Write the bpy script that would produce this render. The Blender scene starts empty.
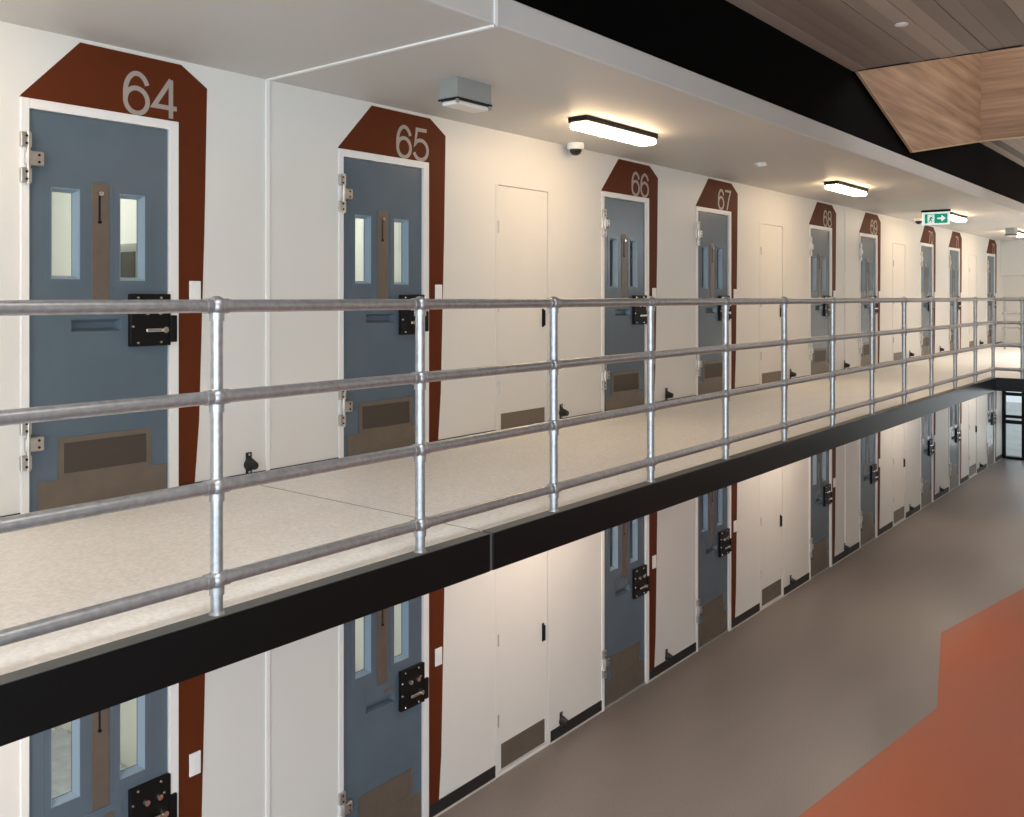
import bpy, bmesh, math, random
from mathutils import Vector, Matrix

random.seed(7)
scene = bpy.context.scene
COL = scene.collection

# ------------------------------------------------------------------ camera
UF = 2.864            # upper walkway level (m above lower floor)
cam_d = bpy.data.cameras.new('camera')
cam = bpy.data.objects.new('camera', cam_d)
COL.objects.link(cam)
cam.location = (0.0, -4.914, 3.99)
cam.rotation_euler = (math.radians(90), 0, -math.radians(90 - 38.787))
cam_d.sensor_fit = 'HORIZONTAL'
cam_d.sensor_width = 36.0
cam_d.lens = 927.0 / 1024.0 * 36.0
cam_d.shift_y = -(408.5 - 297.0) / 1024.0
cam_d.clip_start = 0.05
cam_d.clip_end = 300
scene.camera = cam

# ------------------------------------------------------------------ world + exposure
SKY = 1.0             # sky brightness
DAY = 1.0             # daylight multiplier of the window / rooflight lamps
LED = 28.0            # luminous diffusers of the ceiling battens
CELL = 42.0           # luminous diffusers inside the cells
world = bpy.data.worlds.new('world')
scene.world = world
world.use_nodes = True
bg = world.node_tree.nodes['Background']
bg.inputs[0].default_value = (0.80, 0.90, 1.0, 1)
bg.inputs[1].default_value = SKY
vs = scene.view_settings
vs.view_transform = 'Standard'
vs.look = 'None'
vs.gamma = 1.0
vs.use_curve_mapping = False
vs.exposure = 0.0


def area(name, loc, direction, sx, sy, power, color):
    l = bpy.data.lights.new(name, 'AREA')
    l.shape = 'RECTANGLE'
    l.size, l.size_y = sx, sy
    l.energy = power
    l.color = color
    o = bpy.data.objects.new(name, l)
    COL.objects.link(o)
    o.location = loc
    o.rotation_euler = Vector(direction).to_track_quat('-Z', 'Y').to_euler()
    return o


# daylight lamps; all but mid rooflight and east glazing are assumed, unseen sources
area('assumed_daylight_west', (-6.25, -6.1, 3.2), (1, 0, 0), 6.6, 5.2, 610 * DAY, (0.75, 0.88, 1.0))
area('added_daylight_side', (-2.6, -9.85, 3.2), (0, 1, 0), 6.0, 4.8, 420 * DAY, (0.80, 0.90, 1.0))
area('assumed_daylight_roof_near', (0.5, -5.2, 8.55), (0, 0, -1), 5.2, 3.4, 380 * DAY, (0.95, 0.97, 1.0))
area('daylight_rooflight_mid', (11.6, -3.6, 8.55), (0, 0, -1), 4.8, 3.0, 80 * DAY, (1.0, 0.95, 0.88))
area('added_daylight_roof_far', (20.8, -3.6, 8.55), (0, 0, -1), 4.6, 3.0, 640 * DAY, (1.0, 0.97, 0.92))
area('added_daylight_high', (21.5, -9.85, 5.35), (0, 1, 0), 4.8, 0.9, 130 * DAY, (0.95, 0.97, 1.0))
area('daylight_east_glazing', (25.95, -3.0, 1.25), (-1, 0, 0), 5.4, 2.2, 80 * DAY, (0.95, 0.97, 1.0))

# ------------------------------------------------------------------ materials
M = {}


def mat(name, color, rough=0.5, metal=0.0, noise=None, bump=None, emit=None, spec=0.5):
    """noise = (scale, amount, detail) colour variation; bump = (scale, strength)"""
    m = bpy.data.materials.new(name)
    m.use_nodes = True
    nt = m.node_tree
    b = nt.nodes['Principled BSDF']
    b.inputs['Base Color'].default_value = (*color, 1)
    b.inputs['Roughness'].default_value = rough
    b.inputs['Metallic'].default_value = metal
    b.inputs['Specular IOR Level'].default_value = spec
    tc = nt.nodes.new('ShaderNodeTexCoord')
    if noise:
        sc, am, det = noise
        n = nt.nodes.new('ShaderNodeTexNoise')
        n.inputs['Scale'].default_value = sc
        n.inputs['Detail'].default_value = det
        nt.links.new(tc.outputs['Object'], n.inputs['Vector'])
        r = nt.nodes.new('ShaderNodeValToRGB')
        r.color_ramp.elements[0].position = 0.3
        r.color_ramp.elements[1].position = 0.7
        r.color_ramp.elements[0].color = (*[c * (1 - am) for c in color], 1)
        r.color_ramp.elements[1].color = (*[min(1, c * (1 + am)) for c in color], 1)
        nt.links.new(n.outputs['Fac'], r.inputs['Fac'])
        nt.links.new(r.outputs['Color'], b.inputs['Base Color'])
    if bump:
        sc, st = bump
        n = nt.nodes.new('ShaderNodeTexNoise')
        n.inputs['Scale'].default_value = sc
        n.inputs['Detail'].default_value = 4
        nt.links.new(tc.outputs['Object'], n.inputs['Vector'])
        bp = nt.nodes.new('ShaderNodeBump')
        bp.inputs['Strength'].default_value = st
        bp.inputs['Distance'].default_value = 0.01
        nt.links.new(n.outputs['Fac'], bp.inputs['Height'])
        nt.links.new(bp.outputs['Normal'], b.inputs['Normal'])
    if emit:
        b.inputs['Emission Color'].default_value = (*emit[0], 1)
        b.inputs['Emission Strength'].default_value = emit[1]
    M[name] = m
    return m


mat('wall_white', (0.74, 0.735, 0.70), 0.42, noise=(0.8, 0.02, 3), bump=(3, 0.03))
mat('ceiling_white', (0.60, 0.59, 0.565), 0.55, noise=(0.7, 0.03, 3))
mat('frame_white', (0.82, 0.81, 0.79), 0.35)
mat('bead_white', (0.88, 0.88, 0.86), 0.35)
mat('cell_white', (0.80, 0.82, 0.78), 0.6)
mat('door_blue', (0.097, 0.136, 0.172), 0.25, noise=(3.0, 0.06, 4), bump=(60, 0.02))
mat('reveal_daylit_blue', (0.24, 0.325, 0.405), 0.35)  # paler than the door: daylight on the reveals put into the colour
mat('rust_paint', (0.105, 0.022, 0.0055), 0.6, noise=(5, 0.04, 3), spec=0.15)
mat('numeral_grey', (0.36, 0.31, 0.27), 0.45)
mat('steel_plate', (0.185, 0.155, 0.125), 0.42, 0.45, noise=(9, 0.08, 5), bump=(80, 0.02))
mat('steel_perforated', (0.075, 0.062, 0.05), 0.55, 0.3)
mat('steel_hinge', (0.58, 0.56, 0.52), 0.36, 0.9, noise=(20, 0.1, 3))
mat('galvanised', (0.41, 0.42, 0.43), 0.36, 0.8, noise=(38, 0.16, 5), bump=(90, 0.03))
mat('black_metal', (0.004, 0.004, 0.0045), 0.5, spec=0.25)
mat('black_matt', (0.004, 0.004, 0.004), 0.75)
mat('black_gloss', (0.01, 0.01, 0.01), 0.12)
mat('rubber_black', (0.012, 0.012, 0.013), 0.6)
mat('fascia_black', (0.0028, 0.0028, 0.0032), 0.28, noise=(4, 0.1, 3), spec=0.3)
mat('edge_strip', (0.085, 0.088, 0.082), 0.5, noise=(6, 0.1, 3))
mat('clerestory_black', (0.0012, 0.0012, 0.0012), 0.8, spec=0.04)
mat('plastic_white', (0.85, 0.85, 0.83), 0.35)
mat('bright_metal', (0.72, 0.70, 0.66), 0.25, 1.0)
mat('box_grey', (0.36, 0.38, 0.36), 0.4, 0.3)
mat('diffuser_plain', (0.85, 0.80, 0.74), 0.4)
mat('led_diffuser', (0.9, 0.88, 0.82), 0.5, emit=((1.0, 0.70, 0.42), LED))
mat('led_diffuser_low', (0.9, 0.88, 0.82), 0.5, emit=((1.0, 0.79, 0.62), LED * 1.65))
mat('cell_diffuser', (0.9, 0.9, 0.88), 0.5, emit=((1.0, 0.98, 0.90), CELL))
mat('sign_green', (0.0, 0.22, 0.13), 0.4, emit=((0.0, 0.32, 0.19), 0.55))
mat('sign_white', (0.85, 0.88, 0.86), 0.4, emit=((0.9, 1.0, 0.95), 0.55))
mat('ply_edge', (0.55, 0.37, 0.22), 0.6)
mat('blanket_grey', (0.34, 0.37, 0.40), 0.9, noise=(12, 0.12, 4))
mat('linen_white', (0.78, 0.78, 0.75), 0.9)
mat('bed_base', (0.42, 0.37, 0.29), 0.6)
mat('ground_out', (0.55, 0.55, 0.53), 0.9, noise=(1, 0.1, 3))
mat('sealant', (0.12, 0.105, 0.09), 0.8)
mat('cove_pale', (0.55, 0.53, 0.50), 0.5)


def speckled(name, color, sc, am, rough, big=0.12, bump=0.05):
    m = bpy.data.materials.new(name)
    m.use_nodes = True
    nt = m.node_tree
    L = nt.links.new
    b = nt.nodes['Principled BSDF']
    tc = nt.nodes.new('ShaderNodeTexCoord')
    n1 = nt.nodes.new('ShaderNodeTexNoise')
    n1.inputs['Scale'].default_value = sc
    n1.inputs['Detail'].default_value = 2
    n2 = nt.nodes.new('ShaderNodeTexNoise')
    n2.inputs['Scale'].default_value = 0.9
    n2.inputs['Detail'].default_value = 5
    mp = nt.nodes.new('ShaderNodeMapping')
    mp.inputs['Scale'].default_value = (0.35, 1.6, 1.0)
    L(tc.outputs['Object'], n1.inputs['Vector'])
    L(tc.outputs['Object'], mp.inputs['Vector'])
    L(mp.outputs['Vector'], n2.inputs['Vector'])
    r1 = nt.nodes.new('ShaderNodeMapRange')
    r1.inputs['From Min'].default_value = 0.3
    r1.inputs['From Max'].default_value = 0.7
    r1.inputs['To Min'].default_value = 1 - am
    r1.inputs['To Max'].default_value = 1 + am
    r2 = nt.nodes.new('ShaderNodeMapRange')
    r2.inputs['From Min'].default_value = 0.3
    r2.inputs['From Max'].default_value = 0.7
    r2.inputs['To Min'].default_value = 1 - big
    r2.inputs['To Max'].default_value = 1 + big
    L(n1.outputs['Fac'], r1.inputs['Value'])
    L(n2.outputs['Fac'], r2.inputs['Value'])
    mu = nt.nodes.new('ShaderNodeMath')
    mu.operation = 'MULTIPLY'
    L(r1.outputs[0], mu.inputs[0])
    L(r2.outputs[0], mu.inputs[1])
    mx = nt.nodes.new('ShaderNodeMix')
    mx.data_type = 'RGBA'
    mx.blend_type = 'MULTIPLY'
    mx.inputs['Factor'].default_value = 1
    mx.inputs[6].default_value = (*color, 1)
    L(mu.outputs[0], mx.inputs[7])
    L(mx.outputs[2], b.inputs['Base Color'])
    rr = nt.nodes.new('ShaderNodeMapRange')
    rr.inputs['From Min'].default_value = 0.3
    rr.inputs['From Max'].default_value = 0.7
    rr.inputs['To Min'].default_value = rough - 0.06
    rr.inputs['To Max'].default_value = rough + 0.08
    L(n2.outputs['Fac'], rr.inputs['Value'])
    L(rr.outputs[0], b.inputs['Roughness'])
    bp = nt.nodes.new('ShaderNodeBump')
    bp.inputs['Strength'].default_value = bump
    bp.inputs['Distance'].default_value = 0.005
    L(n1.outputs['Fac'], bp.inputs['Height'])
    L(bp.outputs['Normal'], b.inputs['Normal'])
    M[name] = m


speckled('floor_grey', (0.185, 0.163, 0.153), 70, 0.10, 0.42)
speckled('floor_orange', (0.37, 0.085, 0.029), 60, 0.05, 0.50, big=0.10)
speckled('floor_beige', (0.80, 0.79, 0.755), 55, 0.09, 0.50, big=0.07)


def timber(name, c0, c1, vec_scale, rough=0.55, knots=True):
    m = bpy.data.materials.new(name)
    m.use_nodes = True
    nt = m.node_tree
    L = nt.links.new
    b = nt.nodes['Principled BSDF']
    tc = nt.nodes.new('ShaderNodeTexCoord')
    mp = nt.nodes.new('ShaderNodeMapping')
    mp.inputs['Scale'].default_value = vec_scale
    L(tc.outputs['Object'], mp.inputs['Vector'])
    n = nt.nodes.new('ShaderNodeTexNoise')
    n.inputs['Scale'].default_value = 1.0
    n.inputs['Detail'].default_value = 6
    n.inputs['Roughness'].default_value = 0.6
    L(mp.outputs['Vector'], n.inputs['Vector'])
    r = nt.nodes.new('ShaderNodeValToRGB')
    r.color_ramp.elements[0].position = 0.32
    r.color_ramp.elements[1].position = 0.68
    r.color_ramp.elements[0].color = (*c0, 1)
    r.color_ramp.elements[1].color = (*c1, 1)
    L(n.outputs['Fac'], r.inputs['Fac'])
    L(r.outputs['Color'], b.inputs['Base Color'])
    b.inputs['Roughness'].default_value = rough
    M[name] = m


timber('ply_side', (0.22, 0.125, 0.072), (0.50, 0.32, 0.20), (0.45, 1, 11.0))
timber('ply_end', (0.20, 0.112, 0.064), (0.44, 0.27, 0.165), (1, 0.45, 11.0))


def plank_material():
    m = bpy.data.materials.new('ceiling_plank')
    m.use_nodes = True
    nt = m.node_tree
    L = nt.links.new
    b = nt.nodes['Principled BSDF']
    oi = nt.nodes.new('ShaderNodeObjectInfo')
    r = nt.nodes.new('ShaderNodeValToRGB')
    r.color_ramp.elements[0].color = (0.15, 0.12, 0.102, 1)
    r.color_ramp.elements[1].color = (0.46, 0.39, 0.325, 1)
    L(oi.outputs['Random'], r.inputs['Fac'])
    L(r.outputs['Color'], b.inputs['Base Color'])
    b.inputs['Roughness'].default_value = 0.5
    M['ceiling_plank'] = m


plank_material()


def glass_material():
    m = bpy.data.materials.new('pane_glass')
    m.use_nodes = True
    nt = m.node_tree
    nt.nodes.clear()
    L = nt.links.new
    out = nt.nodes.new('ShaderNodeOutputMaterial')
    t = nt.nodes.new('ShaderNodeBsdfTransparent')
    t.inputs[0].default_value = (0.96, 0.975, 0.965, 1)
    g = nt.nodes.new('ShaderNodeBsdfGlossy')
    g.inputs['Roughness'].default_value = 0.02
    fr = nt.nodes.new('ShaderNodeFresnel')
    ge = nt.nodes.new('ShaderNodeNewGeometry')
    mr = nt.nodes.new('ShaderNodeMapRange')      # same index seen from both sides of the thin pane
    mr.inputs['To Min'].default_value = 1.5
    mr.inputs['To Max'].default_value = 1 / 1.5
    L(ge.outputs['Backfacing'], mr.inputs['Value'])
    L(mr.outputs[0], fr.inputs[0])
    mx = nt.nodes.new('ShaderNodeMixShader')
    L(fr.outputs[0], mx.inputs[0])
    L(t.outputs[0], mx.inputs[1])
    L(g.outputs[0], mx.inputs[2])
    L(mx.outputs[0], out.inputs[0])
    M['pane_glass'] = m


glass_material()


# ------------------------------------------------------------------ mesh helpers
class MB:
    def __init__(self):
        self.bm = bmesh.new()

    def _face(self, vs_):
        try:
            return self.bm.faces.new(vs_)
        except ValueError:
            return None

    def box(self, x0, x1, y0, y1, z0, z1, bev=0.0):
        g = bmesh.ops.create_cube(self.bm, size=1.0)
        vs_ = g['verts']
        for v in vs_:
            v.co = Vector(((x0 + x1) / 2 + v.co.x * (x1 - x0), (y0 + y1) / 2 + v.co.y * (y1 - y0),
                           (z0 + z1) / 2 + v.co.z * (z1 - z0)))
        if bev > 0:
            ed = {e for v in vs_ for e in v.link_edges}
            bmesh.ops.bevel(self.bm, geom=list(ed), offset=bev, segments=2, affect='EDGES', profile=0.5)
        return self

    def tube(self, p0, p1, r0, r1=None, seg=14, caps=True):
        p0, p1 = Vector(p0), Vector(p1)
        r1 = r0 if r1 is None else r1
        d = (p1 - p0).normalized()
        q = d.to_track_quat('Z', 'Y')
        a = [self.bm.verts.new(p0 + q @ Vector((r0 * math.cos(2 * math.pi * i / seg), r0 * math.sin(2 * math.pi * i / seg), 0))) for i in range(seg)]
        b = [self.bm.verts.new(p1 + q @ Vector((r1 * math.cos(2 * math.pi * i / seg), r1 * math.sin(2 * math.pi * i / seg), 0))) for i in range(seg)]
        for i in range(seg):
            f = self._face((a[i], a[(i + 1) % seg], b[(i + 1) % seg], b[i]))
            f.smooth = True
        if caps:
            self._face(list(reversed(a)))
            self._face(b)
            for ring in (a, b):
                for i in range(seg):
                    e = self.bm.edges.get((ring[i], ring[(i + 1) % seg]))
                    if e:
                        e.smooth = False
        return self

    def ball(self, c, r, sz=1.0, u=14, v=9):
        g = bmesh.ops.create_uvsphere(self.bm, u_segments=u, v_segments=v, radius=r)
        for w in g['verts']:
            w.co = Vector((w.co.x, w.co.y, w.co.z * sz)) + Vector(c)
            for f in w.link_faces:
                f.smooth = True
        return self

    def lathe(self, prof, c, seg=20):
        """prof: list of (r, z), turned about the vertical through c"""
        c = Vector(c)
        rings = []
        for r, z in prof:
            if r < 1e-5:
                rings.append([self.bm.verts.new(c + Vector((0, 0, z)))])
            else:
                rings.append([self.bm.verts.new(c + Vector((r * math.cos(2 * math.pi * i / seg), r * math.sin(2 * math.pi * i / seg), z))) for i in range(seg)])
        for a, b in zip(rings, rings[1:]):
            for i in range(seg):
                j = (i + 1) % seg
                if len(a) == 1:
                    f = self._face((a[0], b[j], b[i]))
                elif len(b) == 1:
                    f = self._face((a[i], a[j], b[0]))
                else:
                    f = self._face((a[i], a[j], b[j], b[i]))
                if f:
                    f.smooth = True
        return self

    def prism_y(self, pts, y0, y1):
        """pts in (x, z), extruded along y"""
        a = [self.bm.verts.new((x, y0, z)) for x, z in pts]
        b = [self.bm.verts.new((x, y1, z)) for x, z in pts]
        self._face(a)
        self._face(list(reversed(b)))
        n = len(pts)
        for i in range(n):
            self._face((a[i], b[i], b[(i + 1) % n], a[(i + 1) % n]))
        return self

    def prism_z(self, pts, z0, z1):
        a = [self.bm.verts.new((x, y, z0)) for x, y in pts]
        b = [self.bm.verts.new((x, y, z1)) for x, y in pts]
        self._face(list(reversed(a)))
        self._face(b)
        n = len(pts)
        for i in range(n):
            self._face((a[i], a[(i + 1) % n], b[(i + 1) % n], b[i]))
        return self

    def panel(self, x0, x1, z0, z1, yf, yb, holes, splay=0.0, close=True):
        """upright slab in the xz plane with rectangular holes (hx0,hx1,hz0,hz1); front at yf, back at yb"""
        def grid(y, hs):
            xs = sorted({x0, x1, *[h[0] for h in hs], *[h[1] for h in hs]})
            zs = sorted({z0, z1, *[h[2] for h in hs], *[h[3] for h in hs]})
            vv = {}

            def V(x, z):
                k = (round(x, 5), round(z, 5))
                if k not in vv:
                    vv[k] = self.bm.verts.new((x, y, z))
                return vv[k]
            for i in range(len(xs) - 1):
                for j in range(len(zs) - 1):
                    cx, cz = (xs[i] + xs[i + 1]) / 2, (zs[j] + zs[j + 1]) / 2
                    if any(h[0] < cx < h[1] and h[2] < cz < h[3] for h in hs):
                        continue
                    q = [V(xs[i], zs[j]), V(xs[i + 1], zs[j]), V(xs[i + 1], zs[j + 1]), V(xs[i], zs[j + 1])]
                    self._face(q if y == yf else list(reversed(q)))
        hb = [(h[0] + splay, h[1] - splay, h[2] + splay, h[3] - splay) for h in holes]
        grid(yf, holes)
        if close:
            grid(yb, hb)

        def ring(a, b, inward):
            A = [self.bm.verts.new((x, yf, z)) for x, z in ((a[0], a[2]), (a[1], a[2]), (a[1], a[3]), (a[0], a[3]))]
            B = [self.bm.verts.new((x, yb, z)) for x, z in ((b[0], b[2]), (b[1], b[2]), (b[1], b[3]), (b[0], b[3]))]
            for i in range(4):
                j = (i + 1) % 4
                q = (A[i], B[i], B[j], A[j])
                self._face(q if not inward else tuple(reversed(q)))
        for h, k in zip(holes, hb):
            ring(h, k, True)
        ring((x0, x1, z0, z1), (x0, x1, z0, z1), False)
        return self

    def reveal(self, h, yf, yb, splay, t):
        """splayed liner of wall thickness t inside the hole h"""
        def rect(q, y):
            return [self.bm.verts.new((x, y, z)) for x, z in ((h[0] + q, h[2] + q), (h[1] - q, h[2] + q), (h[1] - q, h[3] - q), (h[0] + q, h[3] - q))]
        loops = [rect(0.0, yf), rect(t, yf), rect(splay + t, yb), rect(splay, yb)]
        for k in range(4):
            a, b = loops[k], loops[(k + 1) % 4]
            for i in range(4):
                j = (i + 1) % 4
                self._face((a[i], a[j], b[j], b[i]))
        return self

    def mesh(self, name):
        bmesh.ops.remove_doubles(self.bm, verts=self.bm.verts, dist=1e-5)
        bmesh.ops.recalc_face_normals(self.bm, faces=self.bm.faces)
        me = bpy.data.meshes.new(name)
        self.bm.to_mesh(me)
        self.bm.free()
        return me


def put(name, me, material, parent=None, loc=(0, 0, 0), rotz=0.0, label=None):
    if isinstance(me, MB):
        me = me.mesh(name)
    if not me.materials:
        me.materials.append(M[material])
    o = bpy.data.objects.new(name, me)
    COL.objects.link(o)
    o.location = loc
    o.rotation_euler = (0, 0, rotz)
    if parent:
        o.parent = parent
    if label:
        o['label'] = label
    return o


def tag(o, label, cat, group=None, kind=None):
    o['label'] = label
    o['category'] = cat
    if group:
        o['group'] = group
    if kind:
        o['kind'] = kind
    return o


def thing(name, loc, label, cat, group=None, kind=None, rotz=0.0):
    o = bpy.data.objects.new(name, None)
    COL.objects.link(o)
    o.location = loc
    o.rotation_euler = (0, 0, rotz)
    o.empty_display_size = 0.1
    return tag(o, label, cat, group, kind)


def struct(name, mb, material, label, cat):
    return tag(put(name, mb, material), label, cat, kind='structure')


def box(*a, bev=0.0):
    return MB().box(*a, bev=bev)


# ------------------------------------------------------------------ layout
XW, XE = -6.0, 25.5          # hall ends
YS = -9.6                    # opposite side of the hall
YB = 3.2                     # back of the cells
LC = UF - 0.16               # soffit of the walkway
UC = UF + 2.51               # ceiling above the walkway
HC = 6.17                    # plank ceiling of the hall
YE = -2.09                   # front of the walkway edge
YC = -1.895                  # front of the upper ceiling
XL = 14.2                    # landing starts here
DOORS = [2.112, 4.210, 7.485, 9.408, 12.785, 14.893, 18.305, 20.365, 23.765]
ORD = ['nearest', 'second', 'third', 'fourth', 'fifth', 'sixth', 'seventh', 'eighth', 'farthest']
NUMS = ['64', '65', '66', '67', '68', '69', '70', '71', '72']
SVC = [5.929, 11.155, 16.652, 22.078]
SW = 0.692
DW, DH = 0.887, 2.147        # outer frame
LOW = 0.09                   # fittings of the lower doors sit this much higher

# ------------------------------------------------------------------ setting: floors
fl = struct('floor_lower', box(XW, XE + 0.6, YS, YB, -0.12, 0.0), 'floor_grey',
            'speckled grey vinyl floor of the lower hall', 'floor')
inlay = MB().prism_z([(3.6, -1.77), (6.901, -2.168), (9.599, -2.493), (11.772, -1.989), (14.305, -2.424), (17.2, -2.92),
                      (17.2, -6.4), (3.6, -6.4)], 0.0, 0.002)
put('floor_inlay', inlay, 'floor_orange', fl, label='orange vinyl inlay with zigzag edge')
fu = struct('floor_upper', MB().box(XW, XE + 0.6, YE + 0.02, YB, LC, UF - 0.02)
            .box(XL + 0.02, XE + 0.6, -6.4, YE + 0.02, LC, UF - 0.02), 'ceiling_white',
            'concrete walkway slab of the upper level', 'floor')
XJ = 3.386
put('floor_topping', box(XW, XJ - 0.008, YE + 0.07, YB, UF - 0.02, UF), 'floor_beige', fu)
put('floor_topping', MB().prism_z([(XJ + 0.008, YE + 0.07), (XL + 0.07, YE + 0.07), (XL + 0.07, -6.4), (XE + 0.6, -6.4),
                                   (XE + 0.6, YB), (XJ + 0.008, YB)], UF - 0.02, UF), 'floor_beige', fu)
put('floor_joint', box(XJ - 0.008, XJ + 0.008, YE + 0.07, YB, UF - 0.02, UF - 0.003), 'sealant', fu)

# black steel edge beam with a grey top strip
tr = thing('trim_1', (0, YE, LC), 'black steel edge beam along the upper walkway', 'beam', kind='structure')
for a, b in ((XW, 3.35), (3.374, XL)):
    put('beam_face', box(a, b, YE - YE, 0.02, -0.012, 0.166, bev=0.003), 'fascia_black', tr)
    put('top_strip', box(a, b, 0.002, 0.07, 0.150, 0.168), 'edge_strip', tr)
put('beam_splice', box(3.35, 3.374, 0.008, 0.02, -0.012, 0.164), 'edge_strip', tr)
tr2 = thing('trim_2', (XL, YE, LC), 'black steel edge beam of the landing at the far end', 'beam', kind='structure')
put('beam_face', box(0, 0.02, -4.3, 0, -0.012, 0.166, bev=0.003), 'fascia_black', tr2)
put('top_strip', box(0.002, 0.07, -4.3, 0.0, 0.150, 0.168), 'edge_strip', tr2)

# ------------------------------------------------------------------ setting: cell walls
T = 0.15
up_holes = [(d + 0.01, d + DW - 0.01, UF, UF + DH - 0.01) for d in DOORS] + [(s, s + SW, UF, UF + 2.06) for s in SVC]
lo_holes = [(d + 0.01, d + DW - 0.01, 0.0, DH + LOW - 0.01) for d in DOORS] + [(s, s + SW, 0.03, 2.06 + LOW) for s in SVC]
wu = struct('wall_upper', MB().panel(XW, XE, UF, UC, 0.0, T, up_holes), 'wall_white',
            'off white wall of the upper cell row', 'wall')
wl = struct('wall_lower', MB().panel(XW, XE, 0.0, LC, 0.0, T, lo_holes), 'wall_white',
            'off white wall of the lower cell row', 'wall')
struct('wall_back', box(XW, XE, YB, YB + 0.2, 0, UC), 'cell_white', 'white rear wall of the cells', 'wall')
parts_x = [1.45, 3.56, 5.55, 7.12, 8.98, 10.78, 12.36, 14.3, 16.28, 17.9, 19.93, 21.73, 23.36]
for i, x in enumerate(parts_x):
    struct('wall_partition_%d' % (i + 1), MB().box(x - 0.07, x + 0.07, T, YB, 0, LC).box(x - 0.07, x + 0.07, T, YB, UF, UC),
           'cell_white', 'white partition wall between two cells', 'wall')['group'] = 'cell partitions'

# ceilings
cu = struct('ceiling_upper', box(XW, XE + 0.6, YC, YB + 0.2, UC, UC + 0.167, bev=0.012), 'ceiling_white',
            'white ceiling slab over the upper walkway with a plain front edge', 'ceiling')
wc = struct('wall_clerestory', box(XW, XE, YC + 0.03, YC + 0.2, UC + 0.167, HC + 0.15), 'clerestory_black',
            'black wall band above the walkway ceiling', 'wall')

SX0, SX1, SY0, SY1 = 9.06, 14.18, -5.2, YC + 0.03      # rooflight shaft
NX0, NX1, NY0, NY1 = -2.2, 3.2, -7.0, -3.4             # assumed second rooflight, nearer and out of view
FX0, FX1 = 18.4, 23.2                                  # added third rooflight, out of view, brightens the far end wall
LN = 0.031                                             # lining thickness
cm = MB()
holes = [(NX0, NX1, NY0, NY1), (SX0, SX1, SY0, SY1), (FX0, FX1, SY0, SY1)]
gx = sorted({XW, XE, *[q for h in holes for q in (h[0] - LN, h[1] + LN)]})
gy = sorted({YS, SY1, *[q for h in holes for q in (h[2] - LN, h[3] + LN) if q < SY1]})
for xa, xb in zip(gx, gx[1:]):
    for ya, yb in zip(gy, gy[1:]):
        if not any(h[0] - LN <= (xa + xb) / 2 <= h[1] + LN and h[2] - LN <= (ya + yb) / 2 <= h[3] + LN for h in holes):
            cm.box(xa, xb, ya, yb, HC + 0.03, HC + 0.15)
ch = struct('ceiling_hall', cm, 'black_matt', 'brown plank ceiling over the open hall', 'ceiling')
PW = 0.133
np_ = int((SY1 - YS) / PW)
plank_cache = {}


def plank(x0, x1, y):
    k = (round(x0, 3), round(x1, 3))
    if k not in plank_cache:
        me = MB().prism_z([(0, -PW + 0.003), (x1 - x0, -PW + 0.003), (x1 - x0, 0), (0, 0)], 0.0, 0.03)
        plank_cache[k] = me.mesh('ceiling_plank')
    # each plank laps its neighbour by a few millimetres
    o = put('ceiling_plank', plank_cache[k], 'ceiling_plank', ch, (x0, y, HC + random.choice((0, 0.004, 0.008))))
    return o


for i in range(np_):
    y = SY1 - i * PW
    mid = y - PW / 2
    cuts = []
    if NY0 < mid < NY1:
        cuts.append((NX0, NX1))
    if SY0 < mid < SY1:
        cuts.append((SX0, SX1 + LN))
        cuts.append((FX0, FX1))
    x = XW
    for a, b in cuts:
        plank(x, a, y)
        x = b
    plank(x, XE, y)

# timber lined rooflight shaft
sh = thing('wall_shaft', (SX0, SY1, HC), 'timber lined rooflight shaft rising above the plank ceiling', 'rooflight', kind='structure')
LX = SX1 - SX0
put('shaft_lining', MB().prism_y([(0.0, 0.0), (1.845, -0.545), (LX, 0.0), (LX, 2.4), (0, 2.4)], -0.045, -0.02), 'ply_side', sh,
    label='timber panel with a pointed lower corner on the black wall')
put('shaft_lining', box(LX, LX + 0.03, SY0 - SY1, -0.02, 0, 2.4), 'ply_end', sh)
put('shaft_lining', box(-0.03, 0.0, SY0 - SY1, -0.02, 0.03, 2.4), 'ply_end', sh)
put('shaft_lining', box(0, LX, SY0 - SY1 - 0.03, SY0 - SY1, 0.0, 2.4), 'ply_side', sh)
put('shaft_edge', MB().prism_y([(0.0, 0.0), (1.845, -0.545), (1.845, -0.563), (-0.02, 0.0)], -0.05, -0.02), 'ply_edge', sh)
put('shaft_edge', MB().prism_y([(1.845, -0.545), (LX, 0.0), (LX, -0.016), (1.845, -0.563)], -0.05, -0.02), 'ply_edge', sh)
put('shaft_edge', box(LX - 0.012, LX, SY0 - SY1, -0.02, -0.015, 0.0), 'ply_edge', sh)
put('shaft_shadow_trim', box(-0.012, 0.0, SY0 - SY1, -0.02, -0.004, 0.05), 'black_matt', sh)
sf = thing('wall_shaft_far_added', (FX0, SY0, HC), 'added unseen timber lined rooflight shaft above the far landing', 'rooflight', kind='structure')
for a in ((-0.03, 0, 0, SY1 - SY0), (FX1 - FX0, FX1 - FX0 + 0.03, 0, SY1 - SY0), (0, FX1 - FX0, -0.03, 0), (0, FX1 - FX0, SY1 - SY0 - 0.03, SY1 - SY0)):
    put('shaft_lining', box(*a, 0.03, 2.4), 'ply_end', sf)
sn = thing('wall_shaft_near_assumed', (NX0, NY0, HC), 'assumed unseen timber lined rooflight shaft near the west end', 'rooflight', kind='structure')
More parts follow.
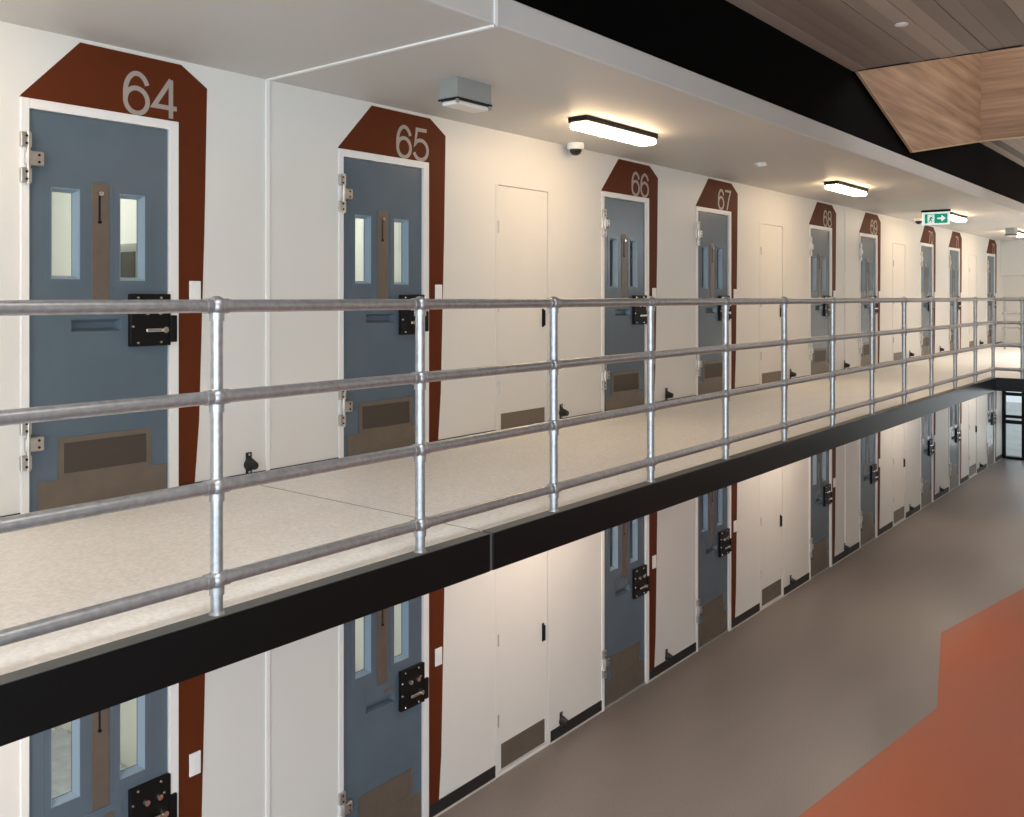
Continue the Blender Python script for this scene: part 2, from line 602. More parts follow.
for a in ((-0.03, 0, 0, NY1 - NY0), (NX1 - NX0, NX1 - NX0 + 0.03, 0, NY1 - NY0), (0, NX1 - NX0, -0.03, 0), (0, NX1 - NX0, NY1 - NY0, NY1 - NY0 + 0.03)):
    put('shaft_lining', box(*a, 0.03, 2.4), 'ply_end', sn)

# other walls of the hall (outside the frame, they close the room)
CW = ((19.1, 23.9),)                                  # added unseen high window, daylight for the far doors
struct('wall_opposite', MB().panel(XW, XE, 0, HC, YS, YS - 0.2, [(a, b, 4.9, 5.8) for a, b in CW] + [(-5.6, 0.4, 0.8, 5.6)]), 'wall_white', 'off white wall across the hall', 'wall')
struct('wall_west', MB().box(XW - 0.2, XW, YS, -9.4, 0, HC).box(XW - 0.2, XW, -2.8, YB, 0, HC).box(XW - 0.2, XW, -9.4, -2.8, 0, 0.6)
       .box(XW - 0.2, XW, -9.4, -2.8, 5.8, HC), 'wall_white', 'off white end wall around the large assumed west glazing', 'wall')
w = thing('window_5', (-2.6, YS - 0.1, 0.8), 'added unseen large black framed glazing in the wall across the hall', 'window', kind='structure')  # added out of view, frontal daylight for posts and nearest doors
for k in range(6):
    put('mullion', box(-3.0 + k * 1.2 - 0.03, -3.0 + k * 1.2 + 0.03, -0.04, 0.04, 0, 4.8), 'black_metal', w)
for z in (0.04, 2.2, 4.76):
    put('transom', box(-3.0, 3.0, -0.04, 0.04, z - 0.04, z + 0.04), 'black_metal', w)
for k, (a, b) in enumerate(CW):
    w = thing('window_%d' % (3 + k), ((a + b) / 2, YS - 0.1, 4.9), 'added unseen high window in the wall across the hall', 'window', kind='structure')
    h = (b - a) / 2
    put('window_frame', MB().box(-h, h, -0.03, 0.03, 0, 0.05).box(-h, h, -0.03, 0.03, 0.85, 0.9).box(-h, -h + 0.05, -0.03, 0.03, 0.05, 0.85)
        .box(h - 0.05, h, -0.03, 0.03, 0.05, 0.85).box(-0.03, 0.03, -0.03, 0.03, 0.05, 0.85), 'black_metal', w)
wg = thing('window_2', (XW - 0.1, -6.1, 0.6), 'assumed unseen large black framed glazing in the west end wall', 'window', kind='structure')  # assumed out of view, supplies the daylight from the left
for k in range(7):
    put('mullion', box(-0.04, 0.04, -3.3 + k * 1.1 - 0.03, -3.3 + k * 1.1 + 0.03, 0, 5.2), 'black_metal', wg)
for z in (0.04, 2.2, 5.16):
    put('transom', box(-0.04, 0.04, -3.3, 3.3, z - 0.04, z + 0.04), 'black_metal', wg)

# far end wall: solid above, glazed below
struct('wall_end', MB().box(XE, XE + 0.2, YS, YB, UF, HC).box(XE, XE + 0.2, -0.02, YB, 0, UF).box(XE, XE + 0.2, YS, -6.0, 0, UF)
       .box(XE, XE + 0.2, -6.0, -0.02, 2.35, UF), 'wall_white', 'off white wall closing the far end of the walkway', 'wall')
tag(put('bulkhead', box(XE - 0.25, XE, -6.0, -0.004, UC - 0.86, UC, bev=0.006), 'wall_white'),
    'white boxed bulkhead under the ceiling at the far end wall', 'bulkhead', kind='structure')
g = thing('window_1', (XE + 0.02, 0, 0), 'black framed glazed screen at the far end of the lower hall', 'window', kind='structure')
bay = 0.43
for k in range(14):
    y = -0.035 - k * bay
    if y < -6.0:
        break
    put('mullion', box(-0.05, 0.05, y - 0.038, y + 0.038, 0, 2.35), 'black_metal', g)
    if y - bay < -6.0:
        continue
    ya, yb = y - bay + 0.03, y - 0.03
    for z0, z1 in ((0.0, 0.06), (0.87, 0.955), (1.01, 1.08), (1.56, 1.64), (2.27, 2.35)):
        put('transom', box(-0.045, 0.045, ya, yb, z0, z1), 'black_metal', g)
    for z0, z1 in ((0.06, 0.87), (0.955, 1.01), (1.08, 1.56), (1.64, 2.27)):
        put('pane', box(-0.004, 0.004, ya, yb, z0, z1), 'pane_glass', g)
tag(put('paving_outside', box(XE + 0.2, XE + 14, -12, 6, -0.12, -0.02), 'ground_out'), 'pale paving outside the glazed screen', 'paving', kind='structure')

# white joint beads on the wall, ceiling and ceiling edge
for i, (xb, w, full) in enumerate(((3.609, 0.030, True), (14.235, 0.022, False))):
    m = MB()
    m.box(xb, xb + w, -0.012, 0.0, UF + 0.022, UC, bev=0.003)
    if full:
        m.box(xb, xb + w * 0.8, YC - 0.008, 0.0, UC - 0.010, UC)
        m.box(xb, xb + w * 0.8, YC - 0.009, YC, UC - 0.010, UC + 0.167)
    tag(put('trim_%d' % (3 + i), m, 'bead_white'), ('white joint bead running up the upper wall between doors 64 and 65 and across the ceiling',
        'thin white joint bead on the upper wall between doors 68 and 69')[i], 'trim', kind='structure')
    tag(put('trim_%d' % (5 + i), box(xb, xb + w, -0.012, 0.0, 0.115, LC, bev=0.003), 'bead_white'),
        ('white joint bead on the lower wall below doors 64 and 65', 'thin white joint bead on the lower wall below doors 68 and 69')[i],
        'trim', kind='structure')

# baseboards between the openings
spans = []
edges = sorted([(d, d + DW) for d in DOORS] + [(s - 0.04, s + SW + 0.04) for s in SVC])
x = XW
for a, b in edges:
    spans.append((x, a))
    x = b
spans.append((x, XE))
bu = thing('baseboard_upper', (0, 0, UF), 'thin black skirting along the upper wall', 'baseboard', kind='structure')
bl = thing('baseboard_lower', (0, 0, 0), 'black skirting along the lower wall above a pale cove strip', 'baseboard', kind='structure')
for a, b in spans:
    if b - a < 0.05:
        continue
    put('baseboard_strip', box(a, b, -0.006, 0, 0.001, 0.026), 'rubber_black', bu)
    put('baseboard_strip', box(a, b, -0.006, 0, 0.018, 0.115), 'rubber_black', bl)
    put('cove_strip', box(a, b, -0.008, 0, 0.0, 0.018), 'cove_pale', bl)

# ------------------------------------------------------------------ cell doors
cache = {}


def cached(key, fn):
    if key not in cache:
        cache[key] = fn().mesh(key)
    return cache[key]


WIN = [(0.161, 0.314, 1.220, 1.704), (0.537, 0.688, 1.216, 1.700)]
YL = 0.012                      # leaf front, behind the frame face


def frame_mb(top):
    m = MB()
    m.box(0, 0.043, -0.010, 0.14, 0, top, bev=0.003)
    m.box(DW - 0.057, DW, -0.010, 0.14, 0, top, bev=0.003)
    m.box(0.043, DW - 0.057, -0.010, 0.14, top - 0.051, top, bev=0.003)
    return m


def leaf_mb(o, z0):
    holes = [(a, b, c + o, d + o) for a, b, c, d in WIN] + [(0.268, 0.545, 0.940 + o, 1.004 + o)]
    return MB().panel(0.046, 0.827, z0, 2.092 + o, YL, YL + 0.055, holes, splay=0.020)


def arc(cx, cy, rx, ry, a0, a1, n=20):
    return [(cx + rx * math.cos(math.radians(a0 + (a1 - a0) * k / n)), cy + ry * math.sin(math.radians(a0 + (a1 - a0) * k / n))) for k in range(n + 1)]


def strokes(ch):
    """centre lines of a plain sans numeral in a box 1 wide and 1 high"""
    six = [arc(0.5, 0.315, 0.5, 0.315, 0, 360, 36), [(0.0, 0.315), (0.0, 0.46)] + arc(0.52, 0.5, 0.52, 0.5, 175, 28, 20)]
    return {
        '6': six,
        '9': [[(1 - x, 1 - y) for x, y in p] for p in six],
        '0': [arc(0.5, 0.5, 0.5, 0.5, 0, 360, 40)],
        '8': [arc(0.5, 0.755, 0.43, 0.245, 0, 360, 32), arc(0.5, 0.26, 0.5, 0.26, 0, 360, 36)],
        '4': [[(0.74, 1.0), (0.0, 0.27), (1.0, 0.27)], [(0.74, 0.0), (0.74, 1.0)]],
        '5': [[(0.92, 1.0), (0.20, 1.0), (0.06, 0.50)] + arc(0.48, 0.325, 0.52, 0.325, 128, -160, 26)],
        '7': [[(0.0, 1.0), (1.0, 1.0), (0.62, 0.5), (0.36, 0.0)]],
        '1': [[(0.1, 0.78), (0.7, 1.0), (0.7, 0.0)]],
        '2': [arc(0.49, 0.71, 0.47, 0.29, 172, -30, 22) + [(0.0, 0.0), (1.0, 0.0)]],
    }[ch]


def numeral(ch, width, height, st=0.027):
    """ribbon of even width along the centre lines, a little proud of the wall"""
    m = MB()
    for si, line in enumerate(strokes(ch)):
        pts = [Vector((st / 2 + x * (width - st), st / 2 + y * (height - st))) for x, y in line]
        closed = (pts[0] - pts[-1]).length < 1e-5
        if closed:
            pts = pts[:-1]
        n = len(pts)
        L_, R_ = [], []
        for k in range(n):
            a = pts[(k - 1) % n] if closed or k > 0 else None
            b = pts[(k + 1) % n] if closed or k < n - 1 else None
            d0 = (pts[k] - a).normalized() if a is not None else (b - pts[k]).normalized()
            d1 = (b - pts[k]).normalized() if b is not None else d0
            n0, n1 = Vector((-d0.y, d0.x)), Vector((-d1.y, d1.x))
            mi = (n0 + n1).normalized()
            w = st / 2 / max(0.45, mi.dot(n0))
            L_.append(pts[k] + mi * w)
            R_.append(pts[k] - mi * w)
        for k in range(n if closed else n - 1):
            q = (k + 1) % n
            c = [(v.x, v.y) for v in (L_[k], L_[q], R_[q], R_[k])]
            fr = [m.bm.verts.new((x, -0.0015 - 0.0006 * si, z)) for x, z in c]
            bk = [m.bm.verts.new((x, 0, z)) for x, z in c]
            m._face(fr)
            m._face((fr[0], bk[0], bk[1], fr[1]))
            m._face((fr[2], bk[2], bk[3], fr[3]))
    return m.mesh('numeral')


def add_hinge(door, zc, key):
    h = put('hinge', cached('hinge_pin', lambda: MB().tube((0.036, -0.026, -0.135), (0.036, -0.026, 0.135), 0.011, seg=10)), 'steel_hinge', door, (-0.006, 0, zc))
    for z0, z1 in ((0.052, 0.130), (-0.130, -0.052)):
        p = put('hinge_plate', cached('hinge_plate_a', lambda: MB().box(-0.004, 0.052, -0.034, -0.010, 0, 0.078, bev=0.006)), 'steel_hinge', h, (0, 0, z0))
        for q in (0.02, 0.058):
            put('hinge_screw', cached('hinge_screw', lambda: MB().tube((0, 0, 0), (0, -0.004, 0), 0.007, seg=8)), 'black_metal', h, (0.024, -0.033, z0 + q))
    put('hinge_plate', cached('hinge_plate_b', lambda: MB().box(0.020, 0.116, -0.030, YL, -0.038, 0.038, bev=0.008)), 'steel_hinge', h)
    for q in (-0.018, 0.018):
        put('hinge_screw', cached('hinge_screw', None), 'black_metal', h, (0.088, -0.029, q))


def add_door(i, level):
    x = DOORS[i]
    n = NUMS[i]
    up = level == 0
    o = 0.0 if up else LOW
    tag_ = 'U' if up else 'L'
    if up:
        lab = 'blue steel cell door numbered %s on the upper walkway' % n
    else:
        lab = 'blue steel cell door on the lower level directly below door %s' % n
    d = thing('door_%d' % (i + 1 + (0 if up else 9)), (x, 0, UF if up else 0), lab, 'door', 'cell doors of the %s level' % ('upper' if up else 'lower'), 'structure')
    top = DH + o
    put('door_frame', cached('door_frame' + tag_, lambda: frame_mb(top)), 'frame_white', d)
    leaf = put('door_leaf', cached('door_leaf' + tag_, lambda: leaf_mb(o, 0.006 if up else 0.02)), 'door_blue', d)
    if not up:
        put('threshold', cached('threshold', lambda: MB().box(0.043, DW - 0.057, 0.0, 0.14, 0, 0.018)), 'box_grey', d)
    for k, (a, b, c, e) in enumerate(WIN):
        put('window_trim', cached('window_trim%s%d' % (tag_, k), lambda: MB().panel(a - 0.036, b + 0.040, c + o - 0.046, e + o + 0.026, YL - 0.004, YL, [(a - 0.001, b + 0.001, c + o - 0.001, e + o + 0.001)])), 'door_blue', leaf)
        put('window_reveal', cached('window_reveal%s%d' % (tag_, k), lambda: MB().reveal((a, b, c + o, e + o), YL - 0.002, YL + 0.046, 0.0165, 0.0035)), 'reveal_daylit_blue', leaf,
            label='splayed window reveal with daylight painted in as pale blue')
        put('window_pane', cached('window_pane%s%d' % (tag_, k), lambda: MB().box(a + 0.017, b - 0.017, YL + 0.046, YL + 0.052, c + o + 0.017, e + o - 0.017)), 'pane_glass', leaf)
    # food hatch: flap above a recessed slot
    put('hatch_flap', cached('hatch_flap' + tag_, lambda: MB().box(0.258, 0.548, YL - 0.003, YL, 1.008 + o, 1.106 + o, bev=0.001)), 'door_blue', leaf)
    put('hatch_back', cached('hatch_back' + tag_, lambda: MB().box(0.26, 0.552, YL + 0.045, YL + 0.05, 0.93 + o, 1.02 + o)), 'door_blue', leaf)
    put('hatch_latch', cached('hatch_latch' + tag_, lambda: MB().box(0.452, 0.500, YL - 0.006, YL - 0.003, 1.030 + o, 1.062 + o)), 'steel_plate', leaf)
    # steel strip with sliding viewer latch
    st = put('steel_strip', cached('steel_strip' + tag_, lambda: MB().box(0.377, 0.475, YL - 0.005, YL, 1.108 + o, 1.750 + o, bev=0.0015)), 'steel_plate', d)
    put('latch_slot', cached('latch_slot' + tag_, lambda: MB().box(0.414, 0.426, YL - 0.007, YL - 0.0045, 1.530 + o, 1.690 + o)), 'black_matt', st)
    put('latch_knob', cached('latch_knob' + tag_, lambda: MB().tube((0.420, YL - 0.005, 1.688 + o), (0.420, YL - 0.026, 1.688 + o), 0.013, seg=12)), 'bright_metal', st)
    put('latch_knob', cached('latch_foot' + tag_, lambda: MB().tube((0.420, YL - 0.005, 1.535 + o), (0.420, YL - 0.012, 1.535 + o), 0.010, seg=12)), 'black_metal', st)
    # lock box
    lb = put('lock_box', cached('lock_box' + tag_, lambda: MB().box(0.585, 0.832, YL - 0.030, YL, 0.848 + o, 1.143 + o, bev=0.004)), 'black_metal', d)
    put('lock_bolt', cached('lock_bolt' + tag_, lambda: MB().box(0.826, 0.868, -0.026, -0.004, 0.866 + o, 1.020 + o, bev=0.004)), 'black_metal', lb)
    for sx, sz in ((0.630, 1.122), (0.770, 1.122), (0.600, 1.052), (0.790, 1.052), (0.600, 0.960), (0.630, 0.868), (0.770, 0.868)):
        put('lock_screw', cached('lock_screw', lambda: MB().tube((0, 0, 0), (0, -0.005, 0), 0.0085, 0.006, seg=8)), 'bright_metal', lb, (sx, YL - 0.030, sz + o))
    for sx in (0.680, 0.760):
        put('key_cylinder', cached('key_cylinder', lambda: MB().tube((0, 0, 0), (0, -0.014, 0), 0.019, 0.016, seg=14)), 'bright_metal', lb, (sx, YL - 0.030, 1.040 + o))
    put('lock_lever', cached('lock_lever', lambda: MB().tube((0, 0, 0), (0, -0.028, 0), 0.021, 0.018, seg=14).box(-0.118, 0.004, -0.024, -0.012, -0.011, 0.011, bev=0.004)), 'bright_metal', lb, (0.785, YL - 0.030, 0.938 + o))
    # vent and kick plate
    ve = put('vent_plate', cached('vent_plate' + tag_, lambda: MB().panel(0.197, 0.724, 0.163 + o, 0.381 + o, YL - 0.005, YL, [(0.227, 0.694, 0.190 + o, 0.352 + o)])), 'steel_plate', d)
    put('vent_mesh', cached('vent_mesh' + tag_, lambda: MB().box(0.225, 0.696, YL - 0.003, YL, 0.188 + o, 0.354 + o)), 'steel_perforated' if up else 'steel_plate', ve)
    put('kick_plate', cached('kick_plate' + tag_, lambda: MB().box(0.094, 0.817, YL - 0.004, YL, 0.008 if up else 0.022, 0.163 + o)), 'steel_plate', d)
    add_hinge(d, 1.838 + o, tag_)
    add_hinge(d, 0.370 + o, tag_)
    # painted surround
    if up:
        pts = [(-0.004, DH), (0.004, 2.160), (0.309, 2.490), (0.907, 2.486), (1.079, 2.376), (1.062, 1.58), (1.025, 0.387), (0.996, 0.026), (DW, 0.026), (DW, DH)]
    else:
        pts = [(-0.004, DH + o), (0.004, 2.250), (0.25, 2.60), (0.907, 2.60), (1.079, 2.44), (1.062, 1.60), (1.030, 0.45), (1.004, 0.115), (DW, 0.115), (DW, DH + o)]
    su = put('painted_surround', cached('painted_surround' + tag_, lambda: MB().prism_y(pts, -0.002, 0.0)), 'rust_paint', d,
             label='rust red painted surround' + (' with the number %s' % n if up else ''))
    if up:
        xx = 0.549
        for ch, w in zip(n, (0.160, 0.170)):
            if ch == '1':
                w = 0.08
            put('numeral', cached('numeral' + ch + str(w), None) if ('numeral' + ch + str(w)) in cache else numeral(ch, w, 0.250), 'numeral_grey', su, (xx, -0.002, 2.147))
            xx += w + 0.012
    return d


for i in range(len(DOORS)):
    add_door(i, 0)
    add_door(i, 1)

# ------------------------------------------------------------------ white service doors
for i, s in enumerate(SVC):
    for up in (True, False):
        o = 0.0 if up else LOW
        z0 = UF if up else 0.0
        a, b = NUMS[2 * i + 1], NUMS[2 * i + 2]
        d = thing('door_%d' % (19 + i + (0 if up else 4)), (s, 0, z0),
                  ('white flush service door between doors %s and %s on the upper walkway' if up else
                   'white flush service door on the lower level below the gap between doors %s and %s') % (a, b),
                  'door', 'white service doors', 'structure')
        t = 'U' if up else 'L'
        b0 = 0.006 if up else 0.038
        put('door_leaf', cached('svc_leaf' + t, lambda: MB().box(0.005, SW - 0.005, 0.001, 0.036, b0, 2.054 + o, bev=0.0015)), 'wall_white', d)
        put('door_frame', cached('svc_frame' + t, lambda: MB().box(-0.030, -0.001, -0.004, 0.10, b0 - 0.006, 2.06 + o, bev=0.001)
                                 .box(SW + 0.001, SW + 0.034, -0.006, 0.10, b0 - 0.006, 2.06 + o, bev=0.001)), 'wall_white', d)
        put('vent_plate', cached('svc_vent' + t, lambda: MB().box(0.040, SW - 0.052, -0.004, 0.001, 0.012 if up else 0.055, 0.152 if up else 0.262)), 'steel_plate', d)
        put('pull_handle', cached('svc_pull' + t, lambda: MB().box(0.606, 0.632, -0.008, 0.001, 0.862 + o, 1.022 + o, bev=0.003).box(0.612, 0.626, -0.028, -0.008, 0.874 + o, 1.010 + o, bev=0.004)), 'black_metal', d)
        for zc in (0.38, 1.05, 1.71):
            put('hinge', cached('svc_hinge', lambda: MB().tube((-0.003, -0.006, -0.05), (-0.003, -0.006, 0.05), 0.008, seg=10)), 'steel_hinge', d, (0, 0, zc + o))

# ------------------------------------------------------------------ wall plates and door stops
for i, x in enumerate(DOORS):
    for up in (True, False):
        n = NUMS[i]
        where = 'right of the %s blue door, number %s, on the upper wall' % (ORD[i], n) if up else 'right of the %s blue door on the lower wall' % ORD[i]
        zc = UF + 1.154 if up else 1.224
        p = thing('switch_plate', (x + 0.994, -0.002, zc), 'white call button plate ' + where, 'switch', 'white call button plates')
        put('plate', cached('switch_body', lambda: MB().box(-0.037, 0.037, -0.010, 0, -0.067, 0.067, bev=0.003)), 'plastic_white', p)
        for q in (-0.036, 0.0, 0.036):
            put('button', cached('switch_button', lambda: MB().tube((0, -0.010, 0), (0, -0.013, 0), 0.009, seg=10)), 'plastic_white', p, (0, 0, q))
        if i == 0:
            continue
        sx = x - (0.726 if i == 1 else 0.665)
        zc = UF + 0.088 if up else 0.165
        where = 'left of the %s blue door, number %s, on the upper wall' % (ORD[i], n) if up else 'left of the %s blue door on the lower wall' % ORD[i]
        q = thing('door_stop', (sx, 0, zc), 'black rubber door stop ' + where, 'door stop', 'black door stops')
        put('mount_plate', cached('stop_plate', lambda: MB().box(-0.021, 0.021, -0.008, 0, -0.068, 0.068, bev=0.002)), 'rubber_black', q)
        put('rubber_buffer', cached('stop_buffer', lambda: MB().tube((0, -0.008, -0.004), (0, -0.075, -0.010), 0.040, 0.023, seg=14)), 'rubber_black', q)
        for z in (-0.054, 0.054):
            put('screw', cached('stop_screw', lambda: MB().tube((0, -0.008, 0), (0, -0.011, 0), 0.008, seg=8)), 'bright_metal', q, (0, 0, z))

# ------------------------------------------------------------------ railings
RZ = [1.094, 0.772, 0.457, 0.128]
RY = -2.05


def post_mesh():
    m = MB()
    m.tube((0, 0, 0.004), (0, 0, RZ[0]), 0.0215, seg=16)
    return m


def fitting_mesh():
    m = MB()
    m.ball((0, 0, 0), 0.0355, 1.02)
    m.tube((0, 0, -0.052), (0, 0, -0.02), 0.0265, seg=16)
    return m


def add_post(rail, x, y, turn=0.0, zb=0.0):
    p = put('post', cached('rail_post', post_mesh), 'galvanised', rail, (x, y, zb))
    put('base_collar', cached('rail_base', lambda: MB().tube((0, 0, 0.004), (0, 0, 0.018), 0.030, 0.0235, seg=16)), 'galvanised', p)
    for z in RZ:
        put('rail_fitting', cached('rail_fitting', fitting_mesh), 'galvanised', p, (0, 0, z))
        arm = cached('rail_socket', lambda: MB().tube((-0.046, 0, 0), (0.046, 0, 0), 0.0268, seg=16))
        put('rail_socket', arm, 'galvanised', p, (0, 0, z), turn)
    return p


PX = [0.87, 1.899, 2.920, 3.912, 4.905, 5.922, 6.94, 7.99, 9.046, 10.08, 11.12, 12.173, 13.21, 14.26]
rl = thing('guard_railing', (0, RY, UF), 'long galvanised pipe guard railing along the edge of the upper walkway', 'railing')
x = PX[0] - 1.02
while x > XW + 0.3:
    add_post(rl, x, 0)
    x -= 1.02
for x in PX:
    add_post(rl, x, 0)
for y in (-0.36, -1.38, -2.40, -3.42):
    add_post(rl, PX[-1], y, math.pi / 2)
for z in RZ:
    put('rail', MB().tube((XW + 0.05, 0, z), (PX[-1], 0, z), 0.0235, seg=18).tube((PX[-1], 0, z), (PX[-1], -4.2, z), 0.0235, seg=18), 'galvanised', rl)

r2 = thing('guard_railing', (22.2, -0.68, UF), 'short galvanised pipe railing crossing the landing before the far end wall', 'railing')
for k in range(4):
    add_post(r2, 0, -k * 1.0, math.pi / 2)
for z in RZ:
    put('rail', MB().tube((0, 0, z), (0, -3.6, z), 0.0235, seg=16), 'galvanised', r2)


# ------------------------------------------------------------------ ceiling fittings
def led(xc, y, z, label, lamp='led_diffuser'):
    t = thing('ceiling_light', (xc, y, z), label, 'light', 'linear ceiling lights')
    put('light_base', cached('led_base', lambda: MB().box(-0.54, 0.54, -0.088, 0.088, -0.040, -0.0, bev=0.004)), 'black_metal', t)
    put('diffuser', cached(lamp, lambda: MB().box(-0.530, 0.530, -0.080, 0.080, -0.092, -0.040, bev=0.018)), lamp, t)


names = ['before door 64', 'between doors 65 and 66', 'left of door 68', 'behind the exit sign', 'in front of the far bulkhead']
for k, xc in enumerate((1.2, 6.38, 11.55, 16.78, 21.98)):
    led(xc, -0.86 if k < 2 else -0.95, UC, 'linear light with black base on the upper ceiling, ' + names[k])
    led(xc, -0.90, LC, 'linear light under the walkway, below the upper light ' + names[k], 'led_diffuser_low')

for k, (xc, where) in enumerate(((2.0, 'near the west glazing'), (8.0, 'beside the rooflight'), (14.9, 'beyond the rooflight'))):  # unseen battens added to reflect as a highlight in the nearest door
    led(xc, -8.6, HC, 'added unseen linear light on the brown plank ceiling across the hall, ' + where)

for k, (x, y, lab) in enumerate(((4.478, -0.93, 'grey box lamp with clear lens on the ceiling right of door 65'),
                                 (20.85, -1.06, 'grey box lamp on the ceiling at the far end of the walkway'))):
    t = thing('box_lamp', (x, y, UC), lab, 'lamp', 'grey box lamps')
    put('housing', cached('box_h', lambda: MB().box(-0.165, 0.165, -0.078, 0.078, -0.128, 0, bev=0.003)), 'box_grey', t)
    put('gasket', cached('box_g', lambda: MB().box(-0.170, 0.170, -0.083, 0.083, -0.139, -0.128)), 'black_metal', t)
    put('lens', cached('box_l', lambda: MB().box(-0.155, 0.155, -0.068, 0.068, -0.168, -0.139, bev=0.012)), 'diffuser_plain', t)
    for sx in (-0.158, 0.158):
        for sy in (-0.072, 0.072):
            put('clip', cached('box_c', lambda: MB().box(-0.008, 0.008, -0.008, 0.008, -0.162, -0.124)), 'box_grey', t, (sx, sy, 0))

for k, (x, y, lab) in enumerate(((6.86, -0.135, 'white dome camera with dark lens in the ceiling corner left of door 66'),
                                 (17.1, -0.30, 'white dome camera with dark lens in the ceiling corner beside the exit sign'))):
    t = thing('dome_camera', (x, y, UC), lab, 'camera', 'dome cameras')
    put('camera_body', cached('cam_b', lambda: MB().lathe([(0.0, 0), (0.074, 0), (0.078, -0.012), (0.078, -0.045), (0.070, -0.058), (0.0, -0.058)], (0, 0, 0), 24)), 'plastic_white', t)
    put('camera_dome', cached('cam_d', lambda: MB().lathe([(0.056, -0.056), (0.054, -0.075), (0.044, -0.094), (0.026, -0.107), (0.0, -0.112)], (0, 0, 0), 24)), 'black_gloss', t)

t = thing('smoke_detector', (9.07, -0.913, UC), 'small white detector on the upper ceiling above the gap right of door 67', 'detector')
put('detector_base', MB().lathe([(0, 0), (0.062, 0), (0.062, -0.012), (0.0, -0.012)], (0, 0, 0), 20), 'plastic_white', t)
put('detector_cap', MB().lathe([(0.045, -0.012), (0.038, -0.034), (0.0, -0.040)], (0, 0, 0), 20), 'plastic_white', t)
put('detector_arm', box(0.03, 0.16, -0.008, 0.008, -0.012, 0), 'plastic_white', t)
t = thing('ceiling_sensor', (7.72, -2.70, HC), 'small round white sensor on the brown plank ceiling', 'sensor')
put('sensor_ring', MB().lathe([(0, 0), (0.052, 0), (0.052, -0.008), (0.040, -0.014), (0.0, -0.016)], (0, 0, 0), 20), 'plastic_white', t)

# exit sign hanging across the walkway
t = thing('exit_sign', (15.7, -0.937, UC), 'green and white exit sign with running figure and arrow hanging from the ceiling', 'sign')
put('mount_bar', box(-0.03, 0.03, -0.215, 0.215, -0.034, 0, bev=0.003), 'black_metal', t)
bd = put('sign_body', box(-0.010, 0.010, -0.205, 0.205, -0.235, -0.034, bev=0.003), 'sign_white', t)
fx = -0.0115


def flat(pts, off=0.0):
    """outline in (u to the right as seen from the hall, z) standing on the sign face"""
    m = MB()
    a = [m.bm.verts.new((fx - off, -u, z)) for u, z in pts]
    b = [m.bm.verts.new((-0.009, -u, z)) for u, z in pts]
    m._face(a)
    m._face(list(reversed(b)))
    n = len(pts)
    for i in range(n):
        m._face((a[i], b[i], b[(i + 1) % n], a[(i + 1) % n]))
    return m


put('sign_panel', flat([(-0.165, -0.062), (0.175, -0.062), (0.175, -0.212), (-0.165, -0.212)]), 'sign_green', t)
put('sign_doorway', flat([(-0.120, -0.072), (-0.020, -0.072), (-0.020, -0.212), (-0.120, -0.212)], 0.001), 'sign_white', t)
put('sign_arrow', flat([(0.025, -0.125), (0.085, -0.125), (0.085, -0.085), (0.150, -0.137), (0.085, -0.189), (0.085, -0.150), (0.025, -0.150)], 0.001), 'sign_white', t)
put('sign_figure', flat([(-0.085, -0.112), (-0.055, -0.108), (-0.040, -0.130), (-0.030, -0.128), (-0.034, -0.140), (-0.050, -0.140), (-0.056, -0.132), (-0.066, -0.155),
                         (-0.046, -0.172), (-0.054, -0.204), (-0.066, -0.204), (-0.062, -0.178), (-0.084, -0.166), (-0.098, -0.194), (-0.118, -0.196), (-0.118, -0.186), (-0.106, -0.184),
                         (-0.090, -0.148), (-0.082, -0.124), (-0.096, -0.140), (-0.104, -0.134)], 0.002), 'sign_green', t)
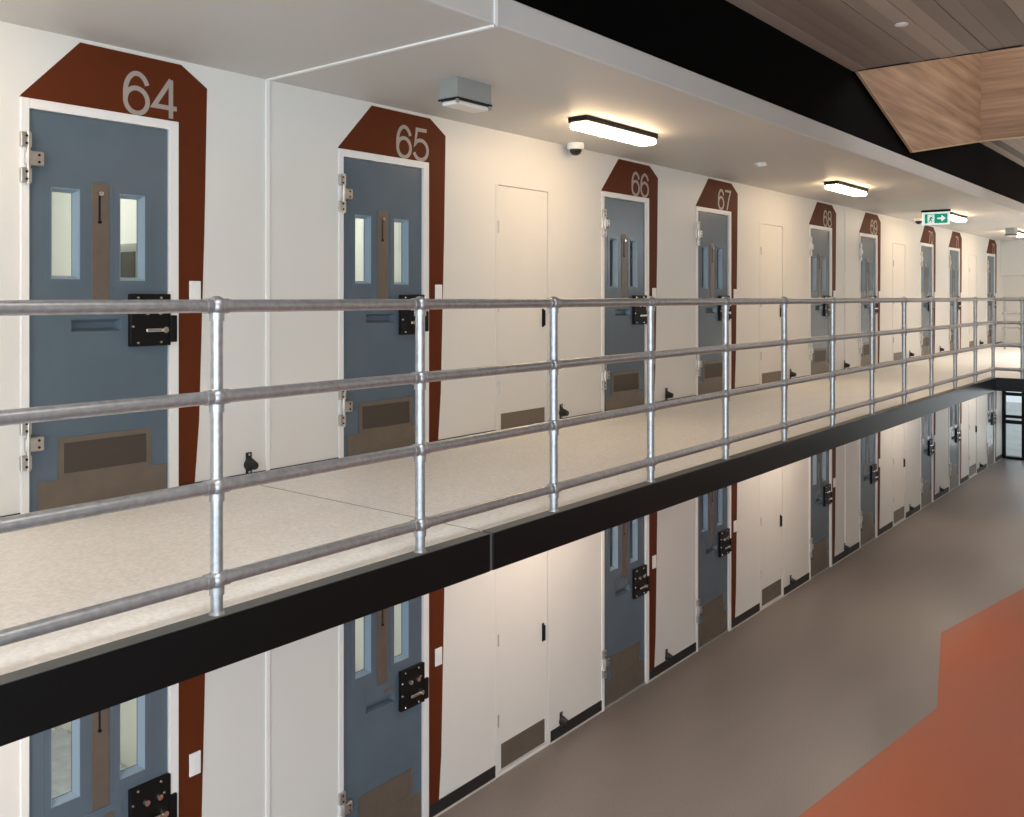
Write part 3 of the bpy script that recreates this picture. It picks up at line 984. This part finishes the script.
put('sign_figure_head', flat([(-0.052 + 0.011 * math.cos(q * math.pi / 5), -0.094 + 0.011 * math.sin(q * math.pi / 5)) for q in range(10)], 0.002), 'sign_green', t)

# ------------------------------------------------------------------ inside the two nearest cells of each level
for i in (0, 1):
    x0 = parts_x[i] + 0.07
    x1 = parts_x[i + 1] - 0.07
    for up in (True, False):
        z = UC if up else LC
        lab = 'white lamp on the ceiling inside %s' % (('the %s upper cell, number %s' % (ORD[i], NUMS[i])) if up else ('the %s lower cell' % ORD[i]))
        t = thing('cell_lamp', ((x0 + x1) / 2, 1.6, z), lab, 'lamp', 'cell lamps')
        put('lamp_base', cached('cl_b', lambda: MB().box(-0.32, 0.32, -0.16, 0.16, -0.03, 0, bev=0.004)), 'plastic_white', t)
        put('diffuser', cached('cl_d', lambda: MB().box(-0.30, 0.30, -0.14, 0.14, -0.075, -0.03, bev=0.02)), 'cell_diffuser', t)
        lab = 'bunk with grey blanket inside %s' % (('the %s upper cell, number %s' % (ORD[i], NUMS[i])) if up else ('the %s lower cell' % ORD[i]))
        zf = UF if up else 0.0
        t = thing('cell_bed', (x1 - 0.45, 1.95, zf), lab, 'bed', 'cell beds')
        put('bed_base', cached('bed_b', lambda: MB().box(-0.43, 0.43, -1.0, 1.0, 0, 0.46, bev=0.01)), 'bed_base', t)
        put('mattress', cached('bed_m', lambda: MB().box(-0.42, 0.42, -0.99, 0.99, 0.46, 0.58, bev=0.03)), 'linen_white', t)
        put('blanket', cached('bed_k', lambda: MB().box(-0.425, 0.425, -0.98, 0.45, 0.575, 0.62, bev=0.02)), 'blanket_grey', t)
        put('pillow', cached('bed_p', lambda: MB().box(-0.30, 0.30, 0.55, 0.93, 0.575, 0.69, bev=0.05)), 'linen_white', t)
t = thing('wall_panel', (parts_x[1] - 0.07, 1.52, UF + 1.05), 'dark framed panel on the wall inside upper cell 64', 'panel')
put('panel_frame', box(-0.03, 0, -0.26, 0.26, 0, 0.46, bev=0.004), 'box_grey', t)
put('panel_screen', box(-0.034, -0.03, -0.22, 0.22, 0.02, 0.40), 'black_gloss', t)
